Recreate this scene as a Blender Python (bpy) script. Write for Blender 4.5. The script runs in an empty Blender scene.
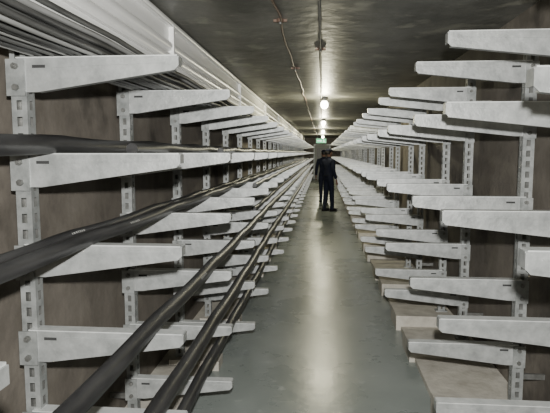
import bpy, math, random
from mathutils import Vector, Matrix
random.seed(7)
S = bpy.context.scene
COL = S.collection
EYE = 1.55
CEIL = 2.42

# ---------------------------------------------------------------- materials
def mat(name, c1, c2=None, rough=0.5, metal=0.0, scale=6.0, detail=6.0, bump=0.0, bscale=40, stretch=(1,1,1), emis=None, estr=0, rvar=0.0, spots=None, spec=0.5):
    m = bpy.data.materials.new(name); m.use_nodes = True
    nt = m.node_tree; b = nt.nodes['Principled BSDF']
    b.inputs['Roughness'].default_value = rough
    b.inputs['Metallic'].default_value = metal
    b.inputs['Specular IOR Level'].default_value = spec
    c2 = c2 or c1
    geo = nt.nodes.new('ShaderNodeNewGeometry')
    mp = nt.nodes.new('ShaderNodeMapping'); mp.inputs['Scale'].default_value = stretch
    nt.links.new(geo.outputs['Position'], mp.inputs['Vector'])
    n = nt.nodes.new('ShaderNodeTexNoise'); n.inputs['Scale'].default_value = scale; n.inputs['Detail'].default_value = detail
    n.inputs['Roughness'].default_value = 0.62
    nt.links.new(mp.outputs[0], n.inputs['Vector'])
    r = nt.nodes.new('ShaderNodeValToRGB')
    r.color_ramp.elements[0].position = 0.32; r.color_ramp.elements[1].position = 0.68
    r.color_ramp.elements[0].color = (*c1, 1); r.color_ramp.elements[1].color = (*c2, 1)
    nt.links.new(n.outputs['Fac'], r.inputs['Fac'])
    out = r.outputs['Color']
    if spots:
        n3 = nt.nodes.new('ShaderNodeTexNoise'); n3.inputs['Scale'].default_value = spots[1]; n3.inputs['Detail'].default_value = 5
        nt.links.new(mp.outputs[0], n3.inputs['Vector'])
        r3 = nt.nodes.new('ShaderNodeValToRGB'); r3.color_ramp.elements[0].position = spots[2]; r3.color_ramp.elements[1].position = spots[2]+0.1
        nt.links.new(n3.outputs['Fac'], r3.inputs['Fac'])
        mx = nt.nodes.new('ShaderNodeMixRGB'); mx.inputs['Color2'].default_value = (*spots[0], 1)
        nt.links.new(r3.outputs['Color'], mx.inputs['Fac']); nt.links.new(out, mx.inputs['Color1'])
        out = mx.outputs['Color']
    nt.links.new(out, b.inputs['Base Color'])
    if rvar:
        mr = nt.nodes.new('ShaderNodeMapRange')
        mr.inputs['To Min'].default_value = max(0.02, rough-rvar); mr.inputs['To Max'].default_value = rough+rvar
        nt.links.new(n.outputs['Fac'], mr.inputs['Value']); nt.links.new(mr.outputs[0], b.inputs['Roughness'])
    if bump:
        n2 = nt.nodes.new('ShaderNodeTexNoise'); n2.inputs['Scale'].default_value = bscale; n2.inputs['Detail'].default_value = 5
        nt.links.new(mp.outputs[0], n2.inputs['Vector'])
        bp = nt.nodes.new('ShaderNodeBump'); bp.inputs['Strength'].default_value = bump; bp.inputs['Distance'].default_value = 0.01
        nt.links.new(n2.outputs['Fac'], bp.inputs['Height']); nt.links.new(bp.outputs[0], b.inputs['Normal'])
    if emis:
        b.inputs['Emission Color'].default_value = (*emis, 1); b.inputs['Emission Strength'].default_value = estr
    return m

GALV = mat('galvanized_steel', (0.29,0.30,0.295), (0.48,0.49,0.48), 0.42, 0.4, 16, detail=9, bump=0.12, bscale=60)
GALVT = mat('galvanized_lit_flange', (0.50,0.52,0.51), (0.70,0.71,0.69), 0.42, 0.25, 16, detail=8)  # same steel as the web, lighter: bright top lip put into the colour
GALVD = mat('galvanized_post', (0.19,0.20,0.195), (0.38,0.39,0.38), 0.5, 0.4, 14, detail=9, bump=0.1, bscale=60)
BOLT = mat('zinc_bolt', (0.13,0.13,0.12), (0.24,0.24,0.23), 0.45, 0.6, 30)
DARKM = mat('slot_shade', (0.03,0.03,0.03), None, 0.8)  # flat near-black painted in place of the shade inside a slot hole
RUBBER = mat('black_cable_sheath', (0.012,0.012,0.013), (0.042,0.041,0.041), 0.42, 0, 20, bump=0.15, bscale=30, rvar=0.08, stretch=(1,0.2,1), spec=0.5)
WIRE = mat('grey_wire_sheath', (0.02,0.02,0.02), (0.10,0.10,0.095), 0.5, 0, 30, stretch=(1,0.1,1))
WIREL = mat('pale_wire_sheath', (0.20,0.20,0.19), (0.34,0.34,0.33), 0.5, 0, 30, stretch=(1,0.1,1))
WHITE = mat('white_duct_paint', (0.84,0.84,0.81), (0.94,0.94,0.92), 0.3, 0, 5, stretch=(1,0.3,1))
CEILM = mat('ceiling_concrete', (0.07,0.071,0.063), (0.185,0.184,0.165), 0.42, 0, 2.6, detail=12, bump=0.6, bscale=9, spots=((0.26,0.255,0.215), 4.0, 0.57), spec=0.4)
WALLM = mat('wall_concrete', (0.085,0.073,0.059), (0.165,0.145,0.12), 0.8, 0, 3, detail=12, bump=0.5, bscale=16, spots=((0.05,0.043,0.035), 2.0, 0.56))
FLOORM = mat('floor_grey_paint', (0.18,0.205,0.19), (0.255,0.28,0.262), 0.28, 0, 1.6, detail=9, bump=0.16, bscale=9, rvar=0.08, spots=((0.31,0.335,0.315), 9.0, 0.62), spec=0.5)
CURBM = mat('pale_concrete', (0.36,0.335,0.285), (0.56,0.53,0.46), 0.85, 0, 7, detail=8, bump=0.4, bscale=30)
PIPEM = mat('copper_conduit', (0.11,0.07,0.05), (0.17,0.11,0.08), 0.5, 0.3, 20)
PIPEG = mat('grey_conduit', (0.10,0.10,0.095), (0.17,0.17,0.16), 0.5, 0.2, 20)
GLOW = mat('lamp_glass', (0.9,0.9,0.8), None, 0.3, emis=(1.0,0.95,0.72), estr=22)
GREEN = mat('exit_green', (0.02,0.4,0.15), None, 0.4, emis=(0.1,0.9,0.35), estr=1.0)
SIGNW = mat('sign_white', (0.8,0.85,0.8), None, 0.4, emis=(0.8,1,0.85), estr=2.2)
NAVY = mat('navy_cloth', (0.006,0.008,0.016), (0.014,0.016,0.028), 0.9, 0, 20, spec=0.2)
SKIN = mat('skin', (0.16,0.09,0.06), (0.21,0.12,0.08), 0.7, 0, 10)
HAIR = mat('black_hair', (0.008,0.007,0.006), None, 0.6)
SHOE = mat('black_shoe', (0.008,0.008,0.008), None, 0.8, spec=0.15)
EYEM = mat('eye_white', (0.4,0.4,0.38), None, 0.4)
LIP = mat('lips', (0.2,0.07,0.05), None, 0.5)
DOORM = mat('door_paint', (0.16,0.17,0.14), (0.2,0.21,0.18), 0.5, 0, 4)
PRINT = mat('cable_print', (0.42,0.42,0.40), None, 0.6)

# ---------------------------------------------------------------- mesh builder
class MB:
    def __init__(s): s.v=[]; s.f=[]; s.m=[]; s.mats=[]; s.sm=[]
    def mi(s, m):
        if m not in s.mats: s.mats.append(m)
        return s.mats.index(m)
    def add(s, vs, fs, m, smooth=False):
        o=len(s.v); s.v += [tuple(p) for p in vs]
        for f in fs: s.f.append([i+o for i in f]); s.m.append(s.mi(m)); s.sm.append(smooth)
    def box(s,x0,x1,y0,y1,z0,z1,m):
        if x0>x1: x0,x1=x1,x0
        vs=[(x0,y0,z0),(x1,y0,z0),(x1,y1,z0),(x0,y1,z0),(x0,y0,z1),(x1,y0,z1),(x1,y1,z1),(x0,y1,z1)]
        s.add(vs,[(0,3,2,1),(4,5,6,7),(0,1,5,4),(1,2,6,5),(2,3,7,6),(3,0,4,7)],m)
    def prism(s, poly, y0, y1, m):   # poly in XZ
        n=len(poly)
        vs=[(x,y0,z) for x,z in poly]+[(x,y1,z) for x,z in poly]
        fs=[tuple(range(n)), tuple(reversed(range(n,2*n)))]
        fs+=[(i,i+n,(i+1)%n+n,(i+1)%n) for i in range(n)]
        s.add(vs,fs,m)
    def cyl(s,p0,p1,r0,m,n=12,r1=None,smooth=True):
        p0=Vector(p0);p1=Vector(p1);r1=r0 if r1 is None else r1
        d=(p1-p0).normalized(); a=d.orthogonal().normalized(); b=d.cross(a)
        vs=[];
        for p,r in((p0,r0),(p1,r1)):
            for i in range(n):
                t=2*math.pi*i/n; vs.append(p+a*math.cos(t)*r+b*math.sin(t)*r)
        s.add(vs,[(i,(i+1)%n,(i+1)%n+n,i+n) for i in range(n)],m,smooth)
        s.add(vs[:n],[tuple(reversed(range(n)))],m); s.add(vs[n:],[tuple(range(n))],m)
    def ell(s,c,rx,ry,rz,m,nu=16,nv=10,fn=None):
        vs=[];fs=[]
        for j in range(nv+1):
            ph=math.pi*j/nv
            for i in range(nu):
                t=2*math.pi*i/nu
                p=Vector((math.sin(ph)*math.cos(t),math.sin(ph)*math.sin(t),math.cos(ph)))
                if fn: p=fn(p)
                vs.append((c[0]+p.x*rx,c[1]+p.y*ry,c[2]+p.z*rz))
        for j in range(nv):
            for i in range(nu):
                fs.append((j*nu+i,(j+1)*nu+i,(j+1)*nu+(i+1)%nu,j*nu+(i+1)%nu))
        s.add(vs,fs,m,True)
    def mesh(s,name):
        me=bpy.data.meshes.new(name); me.from_pydata(s.v,[],s.f)
        for m in s.mats: me.materials.append(m)
        me.polygons.foreach_set('material_index',s.m); me.polygons.foreach_set('use_smooth',s.sm)
        me.update(); return me
    def obj(s,name,loc=(0,0,0),parent=None):
        o=bpy.data.objects.new(name,s.mesh(name)); o.location=loc; COL.objects.link(o)
        if parent: o.parent=parent
        return o

# ---------------------------------------------------------------- room
Y0,Y1=-3.0,32.0
XL,XR=-1.16,1.24
G=0.003
def one(name,*a):
    b=MB(); b.box(*a); return b.obj(name)
one('floor',XL-0.2,XR+0.2,Y0,Y1,-0.12,0.0,FLOORM)
one('ceiling',XL-0.2,XR+0.2,Y0,Y1,CEIL,CEIL+0.15,CEILM)
one('wall_left',XL-0.2,XL,Y0,Y1,0,CEIL,WALLM)
one('wall_right',XR,XR+0.2,Y0,Y1,0,CEIL,WALLM)
one('wall_back',XL-0.2,XR+0.2,Y0-0.2,Y0,-0.12,CEIL+.15,WALLM)
one('wall_far',XL-0.2,XR+0.2,Y1,Y1+0.2,-0.12,CEIL+.15,WALLM)
one('trim_1',XL,-0.80,Y0,Y1,0,0.035,CURBM)
one('trim_2',0.70,XR,Y0,Y1,0,0.035,CURBM)
b=MB(); b.box(-0.5,0.5,Y1-0.05,Y1-G,0,2.05,GALVD); b.box(-0.43,0.43,Y1-0.08,Y1-0.04,0.02,1.98,DOORM)
b.box(0.3,0.38,Y1-0.13,Y1-0.07,0.98,1.02,BOLT); b.box(-0.3,0.3,Y1-0.085,Y1-0.08,1.2,1.8,PIPEG); b.obj('door_1')

# ---------------------------------------------------------------- racks
def perf_post(b, xa, xb, z1, m, side):
    d=0.05; pitch=0.055; hh=0.032
    x0,x1=min(xa,xb),max(xa,xb)
    hx0=x0+(x1-x0)*0.33; hx1=x0+(x1-x0)*0.67
    def q(p): b.add(p,[(0,1,2,3)],m)
    q([(x0,0,0.02),(hx0,0,0.02),(hx0,0,z1),(x0,0,z1)])
    q([(hx1,0,0.02),(x1,0,0.02),(x1,0,z1),(hx1,0,z1)])
    xs = x1 if side<0 else x0
    ya,yb=d*0.33,d*0.67
    q([(xs,0,0.02),(xs,ya,0.02),(xs,ya,z1),(xs,0,z1)])
    q([(xs,yb,0.02),(xs,d,0.02),(xs,d,z1),(xs,yb,z1)])
    z=0.02
    while z<z1:
        zt=min(z+pitch-hh,z1)
        q([(hx0,0,z),(hx1,0,z),(hx1,0,zt),(hx0,0,zt)])
        q([(xs,ya,z),(xs,yb,z),(xs,yb,zt),(xs,ya,zt)])
        z+=pitch
    xo = x0 if side<0 else x1
    def q_shade(p): b.add(p,[(0,1,2,3)],BOLT)  # post back in darker zinc: shade behind the holes put into the colour
    q_shade([(xo,0,0.02),(xo,d,0.02),(xo,d,z1),(xo,0,z1)])
    q_shade([(x0,d,0.02),(hx0,d,0.02),(hx0,d,z1),(x0,d,z1)])
    q_shade([(hx1,d,0.02),(x1,d,0.02),(x1,d,z1),(hx1,d,z1)])

def arm(b, xr, xt, top, hroot, htip, m):
    s = 1 if xt>xr else -1
    t=0.004; dep=0.048; yf=-0.012
    ch=0.014
    web=[(xr,top-t),(xt-s*ch*0.3,top-t),(xt,top-ch*0.5),(xt,top-htip+ch),(xt-s*ch,top-htip),(xr+s*0.07,top-hroot),(xr,top-hroot)]
    if s<0: web=web[::-1]
    b.prism(web,yf,yf+t,m)
    rib=[(xr+s*0.13,top-0.026),(xt-s*0.04,top-0.020),(xt-s*0.04,top-0.025),(xr+s*0.13,top-0.036)]
    if s<0: rib=rib[::-1]
    b.prism(rib,yf-0.003,yf,m)
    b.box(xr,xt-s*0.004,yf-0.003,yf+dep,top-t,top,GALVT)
    fl=[(xr+s*0.07,top-hroot),(xt-s*ch,top-htip),(xt-s*ch,top-htip+t),(xr+s*0.07,top-hroot+t)]
    if s<0: fl=fl[::-1]
    b.prism(fl,yf+t,yf+0.03,m)
    b.box(xt-s*t,xt,yf+t,yf+dep,top-htip+ch,top-0.004,m)
    b.box(xr+s*0.055,xr+s*0.10,yf-0.001,yf,top-0.036,top-0.026,DARKM)
    b.box(xr-s*0.035,xr+s*0.03,yf-0.006,yf-0.0005,top-hroot-0.012,top-0.006,GALVD)
    for zz in (top-0.03,top-hroot+0.016):
        b.cyl((xr,yf-0.018,zz),(xr,yf-0.006,zz),0.011,BOLT,6,smooth=False)
    b.cyl((xr,yf-0.026,top-0.03),(xr,yf-0.018,top-0.03),0.006,BOLT,8)

L_ROWS=[1.865,1.548,1.238,0.935,0.64,0.34]
R_ROWS=[2.024,1.75,1.318,0.87,0.51]
def rack_left():
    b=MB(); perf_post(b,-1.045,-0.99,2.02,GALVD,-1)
    for t in L_ROWS: arm(b,-1.015,-0.465,t,0.115,0.048,GALV)
    b.box(-1.06,-0.97,-0.01,0.06,0.035,0.045,GALVD)
    for t in (0.2,1.1,1.95): b.box(XL+G,-1.045,0.03,0.045,t,t+0.03,BOLT)
    b.box(-1.08,-0.72,-0.06,0.10,0.0,0.07,CURBM)
    return b.mesh('cable_rack')
def rack_right():
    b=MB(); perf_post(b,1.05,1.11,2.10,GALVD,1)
    for t in R_ROWS: arm(b,1.075,0.487,t,0.115,0.06,GALV)
    b.box(1.03,1.13,-0.01,0.06,0.13,0.14,GALVD)
    for t in (0.3,1.1,1.9): b.box(1.11,XR-G,0.03,0.045,t,t+0.03,BOLT)
    b.box(0.66,1.16,-0.16,0.20,0.0,0.13,CURBM)
    return b.mesh('cable_rack_r')
ml,mr=rack_left(),rack_right()
ys=[-0.28]+[0.70]+[1.745+0.97*i for i in range(30)]
for y in ys:
    o=bpy.data.objects.new('cable_rack',ml); o.location=(0,y,0); COL.objects.link(o)
yr=[0.4,1.32]; a=2.21
while a<31.3:
    yr.append(a); yr.append(a+0.72); a+=1.86
for y in yr:
    if y>31.3: continue
    o=bpy.data.objects.new('cable_rack',mr); o.location=(0,y,0); COL.objects.link(o)

# ---------------------------------------------------------------- cables
def path(pts,r,m,name,parent=None,res=4):
    cu=bpy.data.curves.new(name,'CURVE'); cu.dimensions='3D'; cu.bevel_depth=r; cu.bevel_resolution=res
    for P in pts:
        sp=cu.splines.new('POLY'); sp.points.add(len(P)-1)
        for i,p in enumerate(P): sp.points[i].co=(*p,1)
        sp.use_smooth=True
    cu.materials.append(m); cu.use_fill_caps=True
    o=bpy.data.objects.new(name,cu); COL.objects.link(o)
    if parent: o.parent=parent
    return o
def run(x,z,y0,y1,sag=0.010,wx=0.015,seed=0):
    rnd=random.Random(seed); P=[]; ph=rnd.random()*6
    n=int((y1-y0)/0.12)
    for i in range(n+1):
        y=y0+(y1-y0)*i/n
        t=((y-0.79)/0.97)%1.0
        P.append((x+wx*math.sin(y*0.55+ph)+wx*0.5*math.sin(y*1.3+ph*2), y, z-sag*4*t*(1-t)))
    return P
def cable(x,z,r,seed,wx,y0=-1.2,prints=()):
    P=run(x,z,y0,30.5,seed=seed,wx=wx)
    o=path([P],r,RUBBER,'power_cable')
    b=MB(); rnd=random.Random(seed)
    for yp in prints:
        y=yp
        while y<yp+0.10:
            L=rnd.uniform(0.006,0.012)
            k=min(range(len(P)-1),key=lambda i:abs((P[i][1]+P[i+1][1])/2-y))
            f=(y-P[k][1])/(P[k+1][1]-P[k][1]); cx=P[k][0]+(P[k+1][0]-P[k][0])*f; cz=P[k][2]+(P[k+1][2]-P[k][2])*f
            vs=[]
            for yy in(y,y+L):
                for an in(0.45,0.75): vs.append((cx+math.cos(an)*(r+0.0012),yy,cz+math.sin(an)*(r+0.0012)))
            b.add(vs,[(0,2,3,1)],PRINT); y+=L+0.006
    if prints: b.obj('sheath_print',parent=o)
    return o
cab=[(-0.90,1,0.032),(-0.88,2,0.022),(-0.79,2,0.025),(-0.575,3,0.029),(-0.56,4,0.033),(-0.62,5,0.031)]
for k,(x,row,r) in enumerate(cab):
    cable(x,L_ROWS[row]+r,r,k,0.006,prints=[1.45+k*0.31+j*1.3 for j in range(5)] if k in(1,2,3) else ())
cable(-0.62,L_ROWS[1]+0.02,0.02,20,0.01,3.2)
cable(-0.80,L_ROWS[1]+0.026,0.026,21,0.01,2.2)
cable(-0.62,L_ROWS[2]+0.022,0.022,22,0.01,4.9)
cable(-0.72,L_ROWS[3]+0.024,0.024,23,0.01,5.6)
P1=[];P2=[]
for k in range(30):
    layer=k//10; x=-0.955+ (k%10)*0.026+layer*0.012; z=L_ROWS[0]+0.009+layer*0.026+random.random()*0.008
    (P1 if k%4 else P2).append(run(x,z,-1.2,30.5,sag=0.008,wx=0.008,seed=k+50))
e=bpy.data.objects.new('wire_bundle',None); COL.objects.link(e)
path(P1,0.009,WIRE,'dark_wires',e,2); path(P2,0.009,WIREL,'pale_wires',e,2)

# ---------------------------------------------------------------- white ducts high on left wall
b=MB(); X0=XL+G
b.box(X0,-0.985,-1.5,31,2.03,2.12,WHITE)
b.box(X0,-0.972,-1.5,31,2.12,2.128,WHITE)
b.cyl((-1.01,-1.5,2.165),(-1.01,31,2.165),0.036,WHITE,16)
b.cyl((-1.01,-1.5,2.24),(-1.01,31,2.24),0.036,WHITE,16)
b.box(X0,-1.0,-1.5,31,2.278,2.36,WHITE)
b.box(X0,-0.97,-1.5,31,2.36,2.368,WHITE)
b.cyl((-1.0,-1.5,2.393),(-1.0,31,2.393),0.022,WHITE,12)
y=3.5
while y<30:
    b.box(X0,-0.968,y,y+0.03,2.025,2.375,WHITE); y+=2.91
b.obj('white_cable_duct')

# ---------------------------------------------------------------- ceiling conduits
def conduit(x,r,m,seed,wob):
    rnd=random.Random(seed); P=[]
    y=-1.5
    while y<30:
        P.append((x+rnd.uniform(-wob,wob),y,CEIL-r-0.004-rnd.uniform(0,0.006))); y+=0.45
    return [P]
path(conduit(-0.28,0.008,PIPEM,1,0.015),0.008,PIPEM,'ceiling_conduit')
path(conduit(-0.02,0.010,PIPEG,2,0.004),0.010,PIPEG,'ceiling_conduit')
for (x,y) in ((-0.28,3.6),(-0.02,4.6),(-0.28,5.6),(-0.02,2.9)):
    b=MB(); b.cyl((0,0,-0.02),(0,0,0),0.026,PIPEM,14); b.cyl((0,0,-0.032),(0,0,-0.02),0.012,BOLT,10)
    b.box(-0.045,0.045,-0.01,0.01,-0.018,-0.002,PIPEM); b.obj('junction_box',(x,y,CEIL))

# ---------------------------------------------------------------- lamps
def lamp(y,x=0.03,power=60,r=0.06):
    b=MB()
    b.cyl((0,0,-0.035),(0,0,0),0.06,PIPEG,18)
    b.cyl((0,0,-0.06),(0,0,-0.035),0.045,GALVD,18)
    b.ell((0,0,-0.115),r,r,r*1.1,GLOW,18,12)
    for k in range(3):
        t=k*math.pi/3; N=16; rr=r*1.17
        pr=None
        for i in range(N+1):
            a=-0.1+(math.pi+0.2)*i/N
            p=(math.cos(t)*math.cos(a)*rr, math.sin(t)*math.cos(a)*rr, -0.105-math.sin(a)*rr*1.15)
            if pr: b.cyl(pr,p,0.0025,BOLT,5)
            pr=p
    o=b.obj('ceiling_lamp',(x,y,CEIL))
    l=bpy.data.lights.new('bulb','POINT'); l.energy=power; l.color=(1.0,0.94,0.66); l.shadow_soft_size=0.06
    lo=bpy.data.objects.new('bulb',l); lo.location=(0,0,-0.25); COL.objects.link(lo); lo.parent=o
lamp(8.6,power=60); lamp(14.0,power=50); lamp(19.5,power=85); lamp(26,power=120); lamp(-1.6,power=22)  # in-between, farthest and unseen rear lamps are added to brighten the tunnel

# exit sign
b=MB(); b.box(-0.17,0.17,-0.02,0.02,-0.08,0.08,GALVD); b.box(-0.155,0.155,-0.026,-0.02,-0.068,0.068,GREEN)
b.box(-0.13,-0.02,-0.03,-0.026,-0.012,0.012,SIGNW)
b.prism([(-0.02,-0.03),(0.03,0),(-0.02,0.03)],-0.03,-0.026,SIGNW)
b.ell((0.085,-0.028,0.04),0.012,0.004,0.012,SIGNW,10,6)
b.prism([(0.07,-0.01),(0.1,-0.01),(0.095,0.026),(0.075,0.026)],-0.03,-0.026,SIGNW)
b.prism([(0.05,-0.055),(0.062,-0.055),(0.095,-0.01),(0.075,-0.01)],-0.03,-0.026,SIGNW)
b.prism([(0.12,-0.05),(0.13,-0.042),(0.1,-0.005),(0.085,-0.012)],-0.03,-0.026,SIGNW)
SZ=1.93
for sx in(-0.12,0.12): b.cyl((sx,0,0.08),(sx,0,CEIL-SZ),0.005,GALVD,8)
b.obj('exit_sign',(-0.03,17.6,SZ))

# ---------------------------------------------------------------- people
def skinobj(name,verts,edges,radii,m,parent,root=0,sub=2):
    me=bpy.data.meshes.new(name); me.from_pydata([tuple(v) for v in verts],edges,[]); me.materials.append(m)
    o=bpy.data.objects.new(name,me); COL.objects.link(o); o.parent=parent
    md=o.modifiers.new('skin','SKIN'); md.use_smooth_shade=True
    if not me.skin_vertices: 
        return o
    for i,r in enumerate(radii):
        sv=me.skin_vertices[0].data[i]
        sv.radius=(r,r) if not isinstance(r,tuple) else r
        sv.use_root=(i==root)
    sb=o.modifiers.new('sub','SUBSURF'); sb.levels=sub; sb.render_levels=sub
    return o
def person(loc,rot,h=1.7,stride=0.12,armbend=0.0):
    e=bpy.data.objects.new('worker',None); e.location=loc; e.rotation_euler=(0,0,rot); e.scale=(h/1.76,)*3; COL.objects.link(e)
    st=stride
    V=[(0,0,0.95),(0,0,1.10),(0,0.0,1.25),(0,0,1.40),(0,0.005,1.49),(0,-0.005,1.55),
       (-0.09,0,0.88),(-0.095,-st*0.55,0.50),(-0.095,-st*0.8,0.12),
       (0.09,0,0.88),(0.095,st*0.15,0.50),(0.095,st*1.0,0.12),
       (-0.185,0,1.41),(-0.245,0.03,1.13),(-0.24,-0.07-armbend,0.90+armbend*0.9),
       (0.185,0,1.41),(0.245,0.0,1.13),(0.24,-0.10,0.90)]
    E=[(0,1),(1,2),(2,3),(3,4),(4,5),(0,6),(6,7),(7,8),(0,9),(9,10),(10,11),(3,12),(12,13),(13,14),(3,15),(15,16),(16,17)]
    R=[(0.15,0.105),(0.14,0.10),(0.155,0.115),(0.15,0.10),0.06,0.052,0.098,0.072,0.06,0.098,0.072,0.06,0.068,0.053,0.042,0.068,0.053,0.042]
    skinobj('body_clothes',V,E,R,NAVY,e)
    b=MB(); b.cyl((0,0,1.46),(0,-0.005,1.52),0.078,NAVY,18,r1=0.064)
    b.ell((0,-0.002,1.0),0.162,0.118,0.02,SHOE,24,8)
    b.obj('collar_and_belt',parent=e)
    def hf(p):
        q=p.copy()
        if p.z<0: q.x*=1-0.28*(-p.z); q.y*=1-0.12*(-p.z)
        if p.y<-0.3: q.y*=0.94
        return q
    b=MB()
    b.ell((0,-0.012,1.62),0.076,0.096,0.115,SKIN,24,18,hf)
    b.cyl((0,0.0,1.48),(0,-0.005,1.57),0.05,SKIN,16)
    b.ell((0,-0.108,1.60),0.013,0.02,0.026,SKIN,10,8)
    for sx in(-1,1):
        b.ell((sx*0.076,0.0,1.61),0.01,0.02,0.032,SKIN,10,8)
        b.ell((sx*0.03,-0.093,1.625),0.013,0.009,0.008,EYEM,10,8)
        b.ell((sx*0.03,-0.101,1.625),0.006,0.004,0.006,HAIR,8,6)
        b.ell((sx*0.03,-0.098,1.645),0.018,0.006,0.004,HAIR,8,6)
    b.ell((0,-0.095,1.565),0.024,0.01,0.007,LIP,10,6)
    b.obj('head',parent=e)
    b=MB(); b.ell((0,0.012,1.65),0.083,0.098,0.1,HAIR,24,14,lambda p: Vector((p.x,p.y if p.y>-0.55 or p.z>0.5 else -0.55,max(p.z,-0.6 if p.y>0 else 0.1))))
    b.obj('hair',parent=e)
    b=MB(); b.ell((0,0.0,1.69),0.09,0.108,0.07,NAVY,24,10,lambda p: Vector((p.x,p.y,max(p.z,-0.1))))
    b.add([(-0.07,-0.085,1.69),(0.07,-0.085,1.69),(0.045,-0.165,1.672),(-0.045,-0.165,1.672),(-0.07,-0.085,1.70),(0.07,-0.085,1.70),(0.045,-0.165,1.68),(-0.045,-0.165,1.68)],
          [(0,3,2,1),(4,5,6,7),(0,1,5,4),(1,2,6,5),(2,3,7,6),(3,0,4,7)],NAVY)
    b.obj('cap',parent=e)
    for sx,yy in((-0.095,-st*0.8),(0.095,st*1.0)):
        b=MB(); 
        b.ell((sx,yy-0.045,0.045),0.048,0.135,0.055,SHOE,16,10,lambda p: Vector((p.x*(1-0.12*p.y),p.y,max(p.z,-0.6) if p.y>-0.2 else max(min(p.z,0.55),-0.6))))
        b.box(sx-0.04,sx+0.04,yy-0.165,yy+0.075,0.0,0.018,SHOE)
        b.cyl((sx,yy+0.01,0.05),(sx,yy,0.16),0.052,NAVY,14,r1=0.058)
        b.obj('shoe',parent=e)
    for w,sd in((V[14],-1),(V[17],1)):
        w=Vector(w); d=Vector((0,-0.25 if sd>0 else -0.25-armbend*2,-1)).normalized()
        c=w+d*0.02
        b2=[c-d*0.03,c+d*0.03,c+d*0.07]
        skinobj('palm',b2,[(0,1),(1,2)],[(0.024,0.026),(0.02,0.036),(0.016,0.036)],SKIN,e,sub=1)
        for k,ln in enumerate((0.062,0.072,0.067,0.052)):
            f0=c+d*0.06+Vector((0,(k-1.5)*0.019,0)); 
            f1=f0+d*ln*0.55; f2=f1+(d+Vector((-sd*0.35,0,0))).normalized()*ln*0.35; f3=f2+(d+Vector((-sd*0.8,0,0))).normalized()*ln*0.3
            skinobj('finger_%d'%(k+1),[f0,f1,f2,f3],[(0,1),(1,2),(2,3)],[0.009,0.0085,0.008,0.0065],SKIN,e,sub=1)
        t0=c+Vector((0,-0.022,0)); t1=t0+Vector((-sd*0.015,-0.022,-0.03)); t2=t1+Vector((-sd*0.006,-0.006,-0.032))
        skinobj('thumb',[t0,t1,t2],[(0,1),(1,2)],[0.012,0.010,0.0075],SKIN,e,sub=1)
    return e
person((0.18,14.2,0),math.radians(130),1.66,0.07)
person((0.06,16.8,0),math.radians(-170),1.64,0.02)

# ---------------------------------------------------------------- light (on-camera flash) + camera
l=bpy.data.lights.new('camera_flash','SPOT'); l.energy=185; l.spot_size=math.radians(120); l.spot_blend=0.5; l.shadow_soft_size=0.02; l.color=(1.0,0.995,0.96)
l.use_nodes=True; nt=l.node_tree
em=[n for n in nt.nodes if n.type=='EMISSION'][0]
lf=nt.nodes.new('ShaderNodeLightFalloff'); lf.inputs['Strength'].default_value=1.0; lf.inputs['Smooth'].default_value=0.5
nt.links.new(lf.outputs['Linear'],em.inputs['Strength'])
lo=bpy.data.objects.new('camera_flash',l); lo.location=(0.02,-0.02,EYE+0.13); lo.rotation_euler=(math.radians(90-3),0,math.radians(3)); COL.objects.link(lo)
w=bpy.data.worlds.new('world'); S.world=w; w.use_nodes=True
w.node_tree.nodes['Background'].inputs[0].default_value=(0.5,0.5,0.5,1); w.node_tree.nodes['Background'].inputs[1].default_value=0.05

cd=bpy.data.cameras.new('camera'); cd.lens=35.0; cd.sensor_width=36; cd.clip_start=0.02; cd.clip_end=100
co=bpy.data.objects.new('camera',cd); COL.objects.link(co)
co.location=(0,0,EYE); co.rotation_euler=(math.radians(90-5.76),0,math.radians(5.0))
S.camera=co
